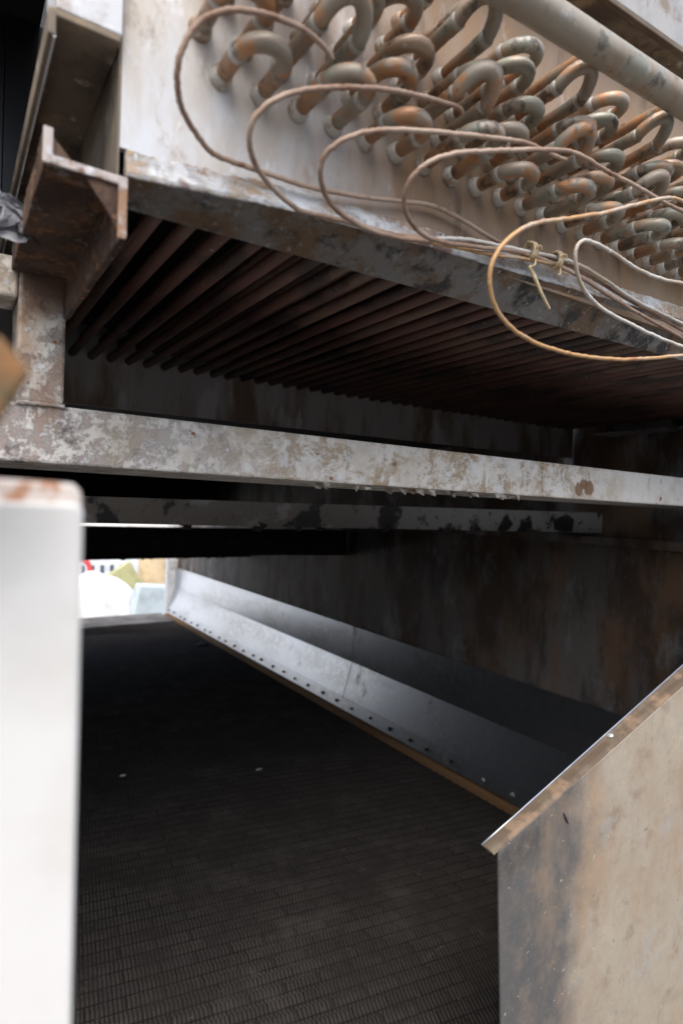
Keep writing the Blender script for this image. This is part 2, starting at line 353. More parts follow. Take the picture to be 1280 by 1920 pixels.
k.patch((0.13, 0.12, 0.11), 26, 0.60, 0.72, detail=9, rough=0.75, amount=0.5)
k.add_h(k.math('SUBTRACT', 1.0, br.outputs['Fac']), 1.0); k.add_h(wv.outputs['Fac'], 0.6); k.grain(90, 0.3); M_BED = k.done(0.004)
k = Mat('concrete', (0.46, 0.455, 0.44), 0.85); k.patch((0.26, 0.25, 0.23), 0.8, 0.4, 0.65); k.patch((0.42, 0.41, 0.39), 7, 0.5, 0.7); k.grain(30, 0.4); M_CONC = k.done(0.004)
k = Mat('sooty_brick', (0.12, 0.11, 0.10), 0.85); k.patch((0.18, 0.15, 0.13), 2, 0.4, 0.65); k.grain(20, 0.4); M_SHADEW = k.done(0.004)  # for the unseen wall added behind the camera
k = Mat('asphalt', (0.20, 0.195, 0.185), 0.85); k.patch((0.14, 0.135, 0.13), 1.5, 0.4, 0.65); k.grain(40, 0.4); M_ASPH = k.done(0.004)
k = Mat('dirty_sill', (0.15, 0.145, 0.14), 0.85); k.patch((0.08, 0.075, 0.07), 6, 0.4, 0.65); k.grain(40, 0.4); M_SILL = k.done(0.004)
def plain(name, c, rough=0.6, c2=None, scale=5, metal=0.0):
    k = Mat(name, c, rough, metal)
    k.patch(c2 or tuple(x * 0.78 for x in c), scale, 0.45, 0.65); k.grain(scale * 8, 0.2); return k.done()
M_TARP = plain('white_tarp', (0.80, 0.80, 0.80), 0.5); M_OLIVE = plain('olive_sheet', (0.40, 0.39, 0.20)); M_TAN = plain('tan_drum', (0.55, 0.43, 0.27))
M_PBLUE = plain('pale_blue', (0.50, 0.58, 0.62)); M_RED = plain('red_rubber', (0.55, 0.06, 0.06)); M_ORANGE = plain('orange_plastic', (0.75, 0.22, 0.03))
M_CAB = plain('pale_cabinet', (0.60, 0.64, 0.68)); M_SLOT = plain('dark_slot', (0.06, 0.08, 0.10)); M_WALLO = plain('pale_render', (0.62, 0.60, 0.57), 0.8, scale=1)
M_BRASS = plain('olive_brass', (0.10, 0.075, 0.035), 0.6, (0.26, 0.12, 0.04), 40); M_PLAST = plain('clouded_plastic', (0.36, 0.37, 0.40), 0.3, scale=20)

# ------------------------------------------------------------------ setting
ZB = -2.17                                  # top of the finned bed
o = mk('ground', B((-200, -200, -2.85), (200, 200, -2.65)), M_ASPH); tag(o, kind='structure')
o = mk('yard_pavement', B((-30, 11.76, -2.649), (40, 60, -2.640)), M_CONC); tag(o, kind='structure')
o = mk('background_wall', B((-14, -5.6, -2.649), (18, -5.2, 1.7)), M_SHADEW); tag(o, kind='structure')  # unseen, added behind the camera to cut low sky light on the bed
XW = 3.66
bm = bmesh.new(); gbox(bm, (XW, 0.9, -2.64), (XW + 0.05, 11.28, 1.1), 0.25)
o = mk('side_wall', bm, M_WALL); tag(o, 'dark stained steel side wall running back above the bright kick panel', 'wall')
ledge = bmesh.new(); prism(ledge, thick([(XW - 0.003, -0.20), (XW - 0.07, -0.20), (XW - 0.07, -0.155)], 0.012), lambda p: (p[0], 0.95, p[1]), lambda p: (p[0], 11.0, p[1]))
mk('stiffening_ledge', ledge, M_WALL, o, 0.004)
o2 = mk('far_side_wall', B((-1.45, 1.1, -2.64), (-1.40, 11.28, 1.295)), M_WALL); tag(o2, 'dark inner side wall hidden behind the near white post', 'wall')
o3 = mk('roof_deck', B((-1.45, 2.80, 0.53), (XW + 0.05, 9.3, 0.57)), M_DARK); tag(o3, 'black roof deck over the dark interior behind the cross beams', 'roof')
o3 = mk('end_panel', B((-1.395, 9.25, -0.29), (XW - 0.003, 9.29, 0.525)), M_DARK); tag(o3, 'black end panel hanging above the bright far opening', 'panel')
o3 = mk('black_curtain', None or (lambda bm: (prism(bm, thick([(-1.4, 1.94), (-0.30, 1.97), (-0.06, 1.92), (0.02, 1.96), (0.108, 1.93)], 0.012), lambda p: (p[0], p[1], 0.22), lambda p: (p[0], p[1], 1.295)), bm)[1])(bmesh.new()), M_BLACK, None, 0.003)  # black sheet put where only deep shade lies behind the post
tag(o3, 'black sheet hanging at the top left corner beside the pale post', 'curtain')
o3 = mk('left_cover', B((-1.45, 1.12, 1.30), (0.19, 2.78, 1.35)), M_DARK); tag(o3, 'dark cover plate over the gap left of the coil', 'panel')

o3 = mk('back_cover', B((-1.395, 2.785, 0.575), (0.30, 2.795, 1.295)), M_DARK); tag(o3, 'dark cover closing the space behind the black sheet', 'panel')  # unseen panel, added to stop sky leaking in past the coil end
bm = bmesh.new(); box(bm, (0.109, 1.91, 0.71), (0.2095, 1.93, 1.295)); mk('curtain_edge', bm, M_BLACK, bpy.data.objects['black_curtain'])  # added to stop sky showing past the black sheet
# finned bed: one folded sheet with a ridge per row
bm = bmesh.new(); ang = R_(-9); ca, sa = math.cos(ang), math.sin(ang)
pitch = 0.079; rows = []
v = -0.5
while v < 13.2:
    rows += [(v, 0.0), (v + pitch * 0.62, 0.024), (v + pitch * 0.80, 0.026), (v + pitch * 0.92, 0.0)]; v += pitch
X0, X1, Y0, Y1 = -1.39, XW - 0.005, 1.28, 10.54
def clipx(v):
    # the row line is y = v*ca' + x*tan; keep both ends inside the rectangle
    return [(x, v + (x) * math.tan(ang)) for x in (X0, X1)]
prev = None
for v, h in rows:
    (xa, ya), (xb, yb) = clipx(v + 0.35)
    ya_, yb_ = min(max(ya, Y0), Y1), min(max(yb, Y0), Y1)
    cur = (bm.verts.new((xa, ya_, ZB + h - 0.030)), bm.verts.new((xb, yb_, ZB + h - 0.030)))
    if prev and not (abs(cur[0].co.y - prev[0].co.y) < 1e-6 and abs(cur[1].co.y - prev[1].co.y) < 1e-6):
        bm.faces.new((prev[0], prev[1], cur[1], cur[0]))
    prev = cur
box(bm, (X0, Y0, ZB - 0.3), (X1, Y1, ZB - 0.055))
bed = mk('finned_bed', bm, M_BED); tag(bed, 'dark finned bed with staggered ridge rows forming the floor of the machine', 'coil bed')
o = mk('bed_end_sill', B((X0, 10.55, ZB - 0.35), (X1 - 0.24, 11.40, ZB + 0.012)), M_SILL); tag(o, 'pale sill across the far end of the dark bed', 'sill')  # widened pale sill; skylight on the bed end put into its colour

# galvanised kick panel along the wall foot
kp = empty('kick_panel', (XW, 7.0, ZB), 'bright galvanised kick panel along the foot of the dark side wall', 'panel')
def yprism(prof, y0, y1, t):
    bm = bmesh.new(); prism(bm, thick(prof, t), lambda p: (p[0], y0, p[1]), lambda p: (p[0], y1, p[1])); return bm
fx, fz = XW - 0.045, -1.66
mk('lower_sheet', yprism([(XW - 0.165, ZB + 0.10), (fx, fz)], 5.26, 11.18, 0.008), M_GALV, kp)
mk('lower_sheet', yprism([(XW - 0.165, ZB + 0.10), (fx, fz)], 1.3, 5.25, 0.008), M_GALV, kp)
mk('upper_sheet', yprism([(fx + 0.0015, fz + 0.004), (XW - 0.03, -1.285)], 5.265, 11.18, 0.008), M_GALV, kp)
mk('upper_sheet', yprism([(fx + 0.0015, fz + 0.004), (XW - 0.03, -1.285)], 1.3, 5.255, 0.008), M_GALV, kp)
mk('foot_strip', yprism([(XW - 0.18, ZB + 0.05), (XW - 0.150, ZB + 0.16)], 1.3, 11.18, 0.012), M_GALV, kp, 0.003)
y = 1.75
while y < 11.1:
    bm = bmesh.new(); c = Vector((XW - 0.178, y + random.uniform(-.05, .05), ZB + 0.105 + random.uniform(-.008, .008)))
    tube(bm, [c, c + Vector((-0.010, 0, 0)), c + Vector((-0.022, 0, 0.002))], [q_ * random.uniform(0.6, 1.15) for q_ in (0.019, 0.018, 0.010)], 8)
    mk('screw', bm, M_DARK if y > 3.4 else M_BACK, kp, smooth=True); y += 0.30
bm = bmesh.new(); gbox(bm, (XW - 0.235, 1.3, ZB - 0.01), (XW - 0.155, 11.18, ZB + 0.035), 0.15)
o = mk('timber_batten', bm, M_WOOD, None); roughen(o, 0.006, 0.06, 1); tag(o, 'narrow orange timber batten between the bed and the kick panel', 'batten')
bm = bmesh.new(); gbox(bm, (3.47, 11.20, ZB + 0.013), (XW - 0.004, 11.33, -0.40), 0.2)
o = mk('end_jamb', bm, M_PALE); roughen(o, 0.03, 0.15, 1); tag(o, 'blurred white jamb post at the far end of the kick panel', 'post')

# ------------------------------------------------------------------ cross beams deep inside
def xbeam(name, y, x0, x1, zl, zr, hl, hr, depth, t, mat, label, lip=0.0):
    bm = bmesh.new()
    n = 48
    def sec(i):
        x = x0 + (x1 - x0) * i / n; q = i / n
        return x, zl + (zr - zl) * q, hl + (hr - hl) * q
    rings = []
    for i in range(n + 1):
        x, zt, h = sec(i)
        prof = thick([(y + depth * 0.4, zt), (y, zt), (y, zt - h), (y + depth, zt - h)], t)
        rings.append([bm.verts.new((x, p[0], p[1])) for p in prof])
    for a, b in zip(rings, rings[1:]):
        for j in range(len(a)): bm.faces.new((a[j], a[(j+1) % len(a)], b[(j+1) % len(a)], b[j]))
    bm.faces.new(rings[0]); bm.faces.new(rings[-1][::-1])
    o = mk(name, bm, mat, None, 0.004); tag(o, label, 'beam'); return o
b2 = xbeam('cross_beam', 2.45, -0.9, XW - 0.004, -0.003, 0.0, 0.088, 0.135, 0.30, 0.014, M_BEAM2, 'second cross beam down with pale flaking paint and black spots')
b3 = xbeam('cross_beam', 5.5, -1.39, XW - 0.004, -0.245, -0.285, 0.215, 0.27, 0.35, 0.014, M_DARK, 'soot black cross beam above the bright far opening')
b4 = xbeam('cross_beam', 8.0, -1.39, XW - 0.004, -0.70, -0.70, 0.10, 0.10, 0.2, 0.014, M_DARK, 'thin black far cross beam right above the white jamb')
# scale and slime hanging off their undersides
for k_, (yy, zz, n) in enumerate(((5.51, -0.50, 26), (8.01, -0.80, 18), (2.46, -0.118, 14))):
    bm = bmesh.new()
    for i in range(n):
        x = random.uniform(0.4, 3.4); L = random.uniform(0.003, 0.018); wdt = random.uniform(0.012, 0.045)
        tube(bm, [(x, yy + 0.02, zz + 0.02), (x + random.uniform(-.01, .01), yy + 0.02, zz - L * 0.4), (x + random.uniform(-.02, .02), yy + 0.02, zz - L)], [wdt, wdt * 0.6, 0.004], 6)
    o = mk('hanging_scale', bm, M_DARK, (b3, b4, b2)[k_]); o['kind'] = 'stuff'

# ------------------------------------------------------------------ main bottom frame
YF = 1.5
fr = empty('bottom_frame', (0.17, YF, 0.05), 'flaking white steel bottom frame with post, rail and long lower beam', 'frame')
def slope(x): return -0.0095 * (x - 0.2)
bm = bmesh.new(); n = 90; x0, x1 = -0.9, 3.655; rings = []
for i in range(n + 1):
    x = x0 + (x1 - x0) * i / n; zz = slope(x)
    prof = thick([(YF + 0.10, 0.199 + zz), (YF, 0.199 + zz), (YF, 0.068 + zz), (YF + 0.26, 0.062 + zz)], 0.016)
    # extra loops over the web so that it can carry dents
    rings.append([bm.verts.new((x, p[0], p[1])) for p in prof])
for a, b in zip(rings, rings[1:]):
    for j in range(len(a)): bm.faces.new((a[j], a[(j+1) % len(a)], b[(j+1) % len(a)], b[j]))
bm.faces.new(rings[0]); bm.faces.new(rings[-1][::-1])
mk('lower_beam', bm, M_FRAME, fr, 0.006)
bm = bmesh.new(); prism(bm, thick([(0.122, YF + 0.16), (0.122, YF - 0.002), (0.217, YF - 0.002), (0.217, YF + 0.07)], 0.013), lambda p: (p[0], p[1], 0.200), lambda p: (p[0], p[1], 0.50))
mk('post', bm, M_FRAME, fr, 0.006)
bm = bmesh.new(); prism(bm, thick([(YF + 0.10, 0.512), (YF, 0.512), (YF, 0.424), (YF + 0.12, 0.424)], 0.013), lambda p: (-0.9, p[0], p[1]), lambda p: (0.121, p[0], p[1]))
mk('upper_rail', bm, M_FRAME, fr, 0.006)
# weld runs at the joints
for pts in ([(0.122, YF - 0.003, 0.199), (0.217, YF - 0.003, 0.199)], [(1.86, YF - 0.001, 0.18), (1.862, YF - 0.001, 0.07)]):
    bm = bmesh.new(); a, b = Vector(pts[0]), Vector(pts[1]); q = [a.lerp(b, i / 14) + Vector((random.uniform(-.002, .002), 0, random.uniform(-.002, .002))) for i in range(15)]
    tube(bm, q, [0.004 + random.uniform(0, .003) for _ in q], 8); mk('weld_bead', bm, M_FRAME, fr, smooth=True)
# peeling flakes under the beam
bm = bmesh.new()
for i in range(36):
    x = random.uniform(0.9, 1.75); zz = 0.068 + slope(x); c = Vector((x, YF + random.uniform(0.0, 0.05), zz))
    s1 = random.uniform(0.006, 0.022)
    a = bm.verts.new(c + Vector((-s1, 0, 0.002))); b = bm.verts.new(c + Vector((s1, 0.004, 0.002)))
    d = bm.verts.new(c + Vector((s1 * 0.7, random.uniform(-.01, .02), -random.uniform(0.008, 0.026)))); e = bm.verts.new(c + Vector((-s1 * 0.6, random.uniform(-.01, .02), -random.uniform(0.004, 0.018))))
    bm.faces.new((a, b, d, e))
r = bmesh.ops.solidify(bm, geom=bm.faces[:], thickness=0.002)
o = mk('paint_flakes', bm, M_FRAME, fr); o['kind'] = 'stuff'
# Z-section bracket from the coil front back to the frame
br_ = bmesh.new()
nseg = 14; rings = []
prof = thick([(0.118, 0.5305), (0.118, 0.490), (0.2245, 0.490), (0.2245, 0.3935)], -0.0115)
for i in range(nseg + 1):
    y = 0.985 + (YF - 0.985) * i / nseg
    rings.append([br_.verts.new((p[0], y, p[1])) for p in prof])
for a, b in zip(rings, rings[1:]):
    for j in range(len(a)): br_.faces.new((a[j], a[(j+1) % len(a)], b[(j+1) % len(a)], b[j]))
br_.faces.new(rings[0]); br_.faces.new(rings[-1][::-1])
o = mk('bracket', br_, M_RUST, fr, 0.003); o['label'] = 'rust eaten Z shaped bracket'
roughen(o, 0.006, 0.05, 2)
bm = bmesh.new(); prism(bm, thick([(0.1185, 0.529), (0.1185, 0.4905), (0.224, 0.4905), (0.224, 0.396)], -0.0135), lambda p: (p[0], 0.9785, p[1]), lambda p: (p[0], 0.984, p[1]))
mk('bracket_edge', bm, M_EDGE, fr, 0.002)

# ------------------------------------------------------------------ coil
coil = empty('condenser_coil', (1.9, 1.85, 0.5), 'weathered condenser coil with a field of copper return bends on a stained end sheet', 'coil')
XC0, XC1, YB = 0.2105, 3.64, 2.69
bm = bmesh.new(); gbox(bm, (0.2145, 1.0, 0.545), (XC1, 1.014, 1.75), 0.15)
sheet = mk('tube_sheet', bm, M_SHEET, coil)
# lower edge: folded crease with crust and a dark lip turned back under the coil
def zc(x):
    K = ((0.2235, 0.503), (0.5, 0.533), (0.9, 0.553), (1.85, 0.590), (4.0, 0.66))
    for (a, u), (b, w_) in zip(K, K[1:]):
        if x <= b: return u + (w_ - u) * (x - a) / (b - a)
    return K[-1][1]
def strip(name, mat, fn, n, parent, bevel=0.003, x0=0.2235, x1=XC1):
    bm = bmesh.new(); rings = []
    for i in range(n + 1):
        x = x0 + (x1 - x0) * i / n; rings.append([bm.verts.new((x, p[0], p[1])) for p in fn(x)])
    for a, b in zip(rings, rings[1:]):
        for j in range(len(a)): bm.faces.new((a[j], a[(j+1) % len(a)], b[(j+1) % len(a)], b[j]))
    bm.faces.new(rings[0]); bm.faces.new(rings[-1][::-1]); return mk(name, bm, mat, parent, bevel)
jit = lambda x: 0.0010 * math.sin(x * 61) + 0.0009 * math.sin(x * 143 + 1) + 0.0011 * math.sin(x * 389 + 2) * math.sin(x * 23)
strip('folded_edge', M_CREASE, lambda x: [(0.9988, zc(x) + 0.040 + jit(x)), (0.9945, zc(x) + 0.016), (0.989, zc(x) + 0.003 + jit(x) * 0.5), (0.990, zc(x) - 0.006 + jit(x) * 0.6), (1.012, zc(x) + 0.002), (1.012, zc(x) + 0.040)], 420, sheet)
strip('turned_lip', M_LIP, lambda x: [(0.9905, zc(x) - 0.0065 + jit(x) * 0.6), (1.09 - 0.025 * (x - .22), 0.492), (1.09 - 0.025 * (x - .22), 0.4985), (1.0, zc(x) + 0.001)], 420, sheet, 0.002)
mk('end_plate', B((XC0, 1.0, 0.50), (0.2140, YB, 1.2)), M_CHAN, coil)
bm = bmesh.new(); gbox(bm, (0.10, YB, 0.372), (XC1, YB + 0.014, 1.5), 0.15); mk('back_tube_sheet', bm, M_BACK, coil)
bm = bmesh.new(); prism(bm, thick([(XC1 - 0.16, 0.50), (XC1, 0.50), (XC1, 0.62)], 0.01), lambda p: (p[0], 1.05, p[1]), lambda p: (p[0], 2.42, p[1]))
o = mk('side_channel', bm, M_BEAM2, coil, 0.003)
mk('fin_pack', B((0.2145, 1.02, 0.70), (XC1, YB - 0.004, 1.5)), M_DARK, coil)  # solid dark box, added so sky doesn't leak through the coil
P = 0.0747; RT = 0.0145
# tubes seen from below
bm = bmesh.new(); c = 0.0
tube(bm, [(0, 1.055, 0), (0, YB, 0)], 0.0168, 14); 
for v in bm.verts: v.co *= S
tme = bpy.data.meshes.new('tube'); bm.to_mesh(tme); bm.free(); tme.materials.append(M_TUBE)
for p in tme.polygons: p.use_smooth = len(p.vertices) == 4
cid = coil
for i in range(45):
    for r, (dx, z) in enumerate(((0, 0.577), (0.5, 0.642))):
        x = 0.268 + (i + dx) * P
        if x > XC1 - 0.03: continue
        o = bpy.data.objects.new('tube', tme); link(o, Vector((x + random.uniform(-.003, .003), 0, z + random.uniform(-.0025, .0025))) * S, coil)

# return bends
def bend_mesh(L, p, lift=0.0, seg=14):
    bm = bmesh.new(); pts = []; rad = []
    h = p / 2
    def add(a, b, c, r): pts.append((a, b, c)); rad.append(r)
    for t in (0.0, 0.45, 0.78): add(-h, -L * t, 0, RT)
    add(-h, -L * 0.80, 0, RT * 1.07); add(-h, -L * 0.97, 0, RT * 1.07); add(-h, -L * 0.99, 0, RT * 0.98)
    for k in range(15):
        a = math.pi * k / 14
        add(-h * math.cos(a), -L - h * 1.3 * math.sin(a), lift * math.sin(a), RT * (1.0 + 0.03 * math.sin(a)))
    add(h, -L * 0.99, 0, RT * 0.98); add(h, -L * 0.97, 0, RT * 1.07); add(h, -L * 0.80, 0, RT * 1.07)
    for t in (0.78, 0.45, 0.0): add(h, -L * t, 0, RT)
    tube(bm, pts, rad, seg)
    for v in bm.verts: v.co *= S
    bmesh.ops.recalc_face_normals(bm, faces=bm.faces)
    me = bpy.data.meshes.new('return_bend'); bm.to_mesh(me); bm.free(); me.materials.append(M_UB)
    for q in me.polygons: q.use_smooth = True
    return me
bm = bmesh.new(); tube(bm, [(0, 0.004, 0), (0, -0.006, 0), (0, -0.0155, 0), (0, -0.020, 0)], [RT * 1.42, RT * 1.40, RT * 1.2, RT * 1.03], 16)
for v in bm.verts: v.co *= S
bmesh.ops.recalc_face_normals(bm, faces=bm.faces)
cme = bpy.data.meshes.new('collar'); bm.to_mesh(cme); bm.free(); cme.materials.append(M_COLLAR)
for q in cme.polygons: q.use_smooth = True
bm = bmesh.new(); tube(bm, [(0, 0.006, 0), (0, 0.004, 0), (0, -0.004, 0), (0, -0.006, 0)], [RT * 1.02, RT * 1.11, RT * 1.11, RT * 1.02], 16, caps=False)
for v in bm.verts: v.co *= S
rme = bpy.data.meshes.new('solder_ring'); bm.to_mesh(rme); bm.free(); rme.materials.append(M_SOLDER)
for q in rme.polygons: q.use_smooth = True
meshes = {}
def row(c, r):                     # column c (1 = first full column), row r from the bottom
    return Vector((0.3734 + (c - 1) * P, 1.0, 0.7145 + r * 0.0647))
def bend(a, b, L, lift=0.0):
    A, C_ = row(*a), row(*b); d = C_ - A; p = round(d.length, 4)
    key = (L, p, lift)
    if key not in meshes: meshes[key] = bend_mesh(L, p, lift)
    o = bpy.data.objects.new('return_bend', meshes[key]); mid = (A + C_) / 2
    link(o, mid * S, coil)
    o.rotation_euler = (random.uniform(-.05, .05), -math.atan2(d.z, d.x), random.uniform(-.02, .02))
    for s in (-1, 1):
        q = bpy.data.objects.new('collar', cme); scene.collection.objects.link(q); q.parent = o; q.location = (s * p / 2 * S, 0, 0)
        q = bpy.data.objects.new('solder_ring', rme); scene.collection.objects.link(q); q.parent = o; q.location = (s * p / 2 * S, -L * 0.985 * S, 0)
SH, LO = 0.080, 0.108
for g in range(-1, 6):
    b = 4 * g
    def ok(*cs): return all(c > -0.9 for c in cs)
    v = lambda: random.choice((-0.006, 0.0, 0.006))
    for r0 in (0, 2):
        if ok(b + 1): bend((b + 1, r0), (b + 2, r0), SH + v())
        if ok(b + 3): bend((b + 3, r0), (b + 4, r0), LO + v())
    for r0 in (1, 3):
        if ok(b + 0.5): bend((b + 0.5, r0), (b + 1.5, r0), SH + v())
        if ok(b + 2.5): bend((b + 2.5, r0), (b + 3.5, r0), LO + 0.02 + v(), 0.03)
    if ok(b + 1): bend((b + 1, 4), (b + 2, 4), SH + v())
    if g >= 0:
        c0 = row(b + 3, 4)
        bm = bmesh.new(); hz = 0.925 + 0.043 * (c0.x - 0.8) + 0.018 - c0.z; tube(bm, spline([c0, c0 + Vector((0, -0.1, 0)), c0 + Vector((0, -0.18, hz * 0.35)), c0 + Vector((0.0, -0.222, hz))], 6), RT * 0.95, 14)
        o = mk('feeder_tube', bm, M_UB, coil, smooth=True)
# header pipe in front of the bends
hp = lambda x: Vector((x, 0.775, 0.925 + 0.043 * (x - 0.8)))
bm = bmesh.new(); tube(bm, [hp(-0.3 + i * 0.12) for i in range(34)], 0.031, 28)
o = mk('header_pipe', bm, M_HEAD, coil, smooth=True)

# pale upright post at the left end of the coil and its channel
cp = empty('corner_post', (0.16, 1.0, 0.7), 'pale upright corner post at the top left edge of the tube sheet', 'post')
bm = bmesh.new(); prism(bm, thick([(0.118, 1.10), (0.118, 0.986), (0.2115, 0.986)], 0.012), lambda p: (p[0], p[1], 0.7055), lambda p: (p[0], p[1], 1.75)); mk('angle', bm, M_PALE, cp, 0.003)
bm = bmesh.new(); rings = []
bmp = thick([(0.1185, 0.664), (0.1185, 0.6945), (0.2095, 0.6945)], -0.0)
prism(bm, thick([(0.1185, 0.665), (0.1185, 0.693), (0.2090, 0.693)], 0.0105), lambda p: (p[0], 0.984, p[1]), lambda p: (p[0], 2.6, p[1]))
ch = mk('side_channel', bm, M_CHAN, None, 0.002); tag(ch, 'brown grimy channel seen from below beside the coil at top left', 'channel')
bm = bmesh.new(); prism(bm, [(0.1155, 0.662), (0.1183, 0.662), (0.1183, 0.70), (0.1155, 0.70)], lambda p: (p[0], 0.985, p[1]), lambda p: (p[0], 2.6, p[1]))
o = mk('outer_flange', bm, M_PALE, ch)

# top right frame rail
tr = empty('top_rail', (1.9, 0.93, 1.25), 'grey painted rail with a rusty lower edge across the top right corner', 'rail')
yt = 0.925; sl_ = lambda x: (1.3427 * yt + 0.053 * (x / 0.925 - 1.4213) * 0.925)
def xprism(poly, xa, xb): 
    bm = bmesh.new(); prism(bm, poly, lambda p: (xa, p[0], p[1] + sl_(xa)), lambda p: (xb, p[0], p[1] + sl_(xb))); return bm
mk('face_plate', xprism([(yt, 0.016), (yt + 0.012, 0.016), (yt + 0.012, 0.30), (yt, 0.30)], 0.3, 3.2), M_GREYP, tr, 0.003)
mk('rusty_edge', xprism([(yt - 0.003, 0.0), (yt + 0.014, 0.0), (yt + 0.014, 0.0155), (yt - 0.003, 0.0155)], 0.3, 3.2), M_GLIP, tr, 0.003)
mk('underside', xprism([(yt + 0.0145, 0.002), (yt + 0.0745, 0.002), (yt + 0.0745, 0.014), (yt + 0.0145, 0.014)], 0.3, 3.2), M_CHAN, tr, 0.002)

# ------------------------------------------------------------------ capillary tubes
def cap(name_label, pts, r, mat, group='capillary tubes looping over the tube sheet'):
    bm = bmesh.new(); q = spline([at(*p) for p in pts], 10)
    ph = random.uniform(0, 6)
    q = [v + Vector((0.0010 * math.sin(i * .19 + ph) + random.gauss(0, .0004), 0, 0.0010 * math.sin(i * .15 + 2 * ph) + random.gauss(0, .0005))) for i, v in enumerate(q)]
    tube(bm, q, r, 10); o = mk('capillary_tube', bm, mat, None, smooth=True)
    tag(o, name_label, 'tube', group); return o
RC = 0.0046
cap('brown capillary tube making the leftmost and topmost big loop', [(622,112,.868),(610,92,.862),(570,55,.85),(520,32,.84),(470,19,.835),(420,21,.84),(375,42,.85),(345,78,.86),(332,130,.875),(338,190,.90),(360,240,.93),(395,283,.955),(440,304,.972),(500,325,.978),(560,345,.98),(630,360,.98),(700,371,.98),(760,378,.98),(810,386,.98),(860,408,.98),(920,444,.977),(960,468,.975)], RC, M_CAPB)
cap('brown capillary tube of the second loop from left, dipping to the crusted sheet edge', [(866,212,.868),(858,200,.862),(800,183,.85),(740,170,.845),(680,164,.842),(620,163,.842),(560,170,.845),(510,190,.855),(478,222,.87),(467,262,.89),(478,308,.92),(510,352,.95),(545,383,.968),(570,396,.979),(640,412,.981),(740,440,.979),(820,453,.977)], RC, M_CAPB)
cap('brown capillary tube making the third big loop counted from the left', [(1060,300,.85),(1030,288,.845),(990,268,.835),(940,259,.83),(870,252,.83),(800,247,.83),(730,243,.832),(680,247,.838),(640,263,.85),(610,292,.87),(600,325,.89),(610,365,.92),(640,400,.945),(690,430,.96),(750,446,.968),(820,452,.97),(900,456,.972),(960,466,.972),(1040,485,.972),(1110,520,.972),(1180,562,.972),(1290,626,.972)], RC, M_CAPB)
cap('brown capillary tube of the fourth loop, reaching far right over the bends', [(1285,398,.83),(1240,376,.825),(1190,348,.818),(1140,322,.81),(1090,291,.805),(1050,281,.805),(980,281,.81),(910,283,.815),(850,287,.82),(805,302,.83),(772,332,.85),(758,372,.875),(766,408,.90),(795,440,.925),(840,456,.945),(900,464,.955),(970,472,.96),(1040,494,.962),(1100,527,.962),(1160,566,.962),(1290,640,.962)], RC, M_CAPB)
cap('orange ended capillary tube hanging in a wide loop below the sheet edge', [(1300,392,.80),(1275,374,.79),(1245,371,.78),(1190,384,.775),(1130,399,.77),(1060,409,.765),(1000,419,.765),(955,446,.77),(925,488,.78),(918,532,.79),(928,575,.80),(955,612,.805),(990,636,.81),(1030,652,.812),(1090,666,.815),(1160,674,.818),(1220,672,.82),(1300,664,.822)], RC * 0.92, M_CAPO)
cap('pale limed capillary tube in a small loop at the right edge', [(1300,534,.87),(1245,524,.865),(1200,506,.86),(1150,474,.855),(1110,454,.85),(1090,453,.85),(1079,472,.855),(1082,512,.865),(1098,548,.875),(1130,580,.885),(1180,606,.89),(1240,634,.893),(1310,660,.895)], RC * 0.95, M_CAPW)
cap('long whitish capillary tube on top of the tied bundle', [(820,447,.968),(880,449,.965),(940,460,.962),(1000,474,.96),(1040,482,.96),(1090,498,.96),(1140,528,.96),(1200,568,.96),(1290,612,.96)], RC * 0.95, M_CAPW)
cap('rusty capillary tube lying lowest in the tied bundle', [(760,446,.972),(840,460,.970),(910,474,.966),(970,482,.963),(1020,492,.962),(1050,497,.962)], RC * 0.9, M_CAPO)
# twine knots
def knot(px, py, y, label):
    bm = bmesh.new(); c = at(px, py, y); pts = []
    for i in range(70):
        a = i * 0.62; pts.append(c + Vector((0.006 * math.sin(i * .21) + 0.008 * (i / 70 - .5), -0.017 * math.cos(a), 0.019 * math.sin(a) + random.uniform(-.002, .002))))
    tube(bm, pts, 0.0026, 6)
    e = pts[-1]; tube(bm, spline([e, e + Vector((-0.015, -0.012, -0.020)), e + Vector((-0.022, -0.010, -0.026))], 5), 0.0022, 6)
    tube(bm, spline([pts[0], pts[0] + Vector((0.006, -0.008, 0.006)), pts[0] + Vector((0.014, -0.006, -0.002))], 5), 0.002, 6)
    o = mk('twine_knot', bm, M_TWINE, None, smooth=True); tag(o, label, 'twine', 'twine ties on the capillary bundle')
knot(1042, 487, .962, 'twine knot tied round the bundle, the fuller one further right')
knot(995, 470, .962, 'thin twine tie round the bundle above the dangling strip')
bm = bmesh.new(); q = spline([at(*p) for p in ((992,498,.955),(1002,520,.95),(1014,548,.948),(1030,580,.95))], 8)
tube(bm, q, [0.0055 - 0.002 * i / len(q) for i in range(len(q))], 6)
o = mk('cable_tie_tail', bm, M_TWINE, None, smooth=True); tag(o, 'straw coloured tail hanging from the bundle over the dark lip', 'tie')

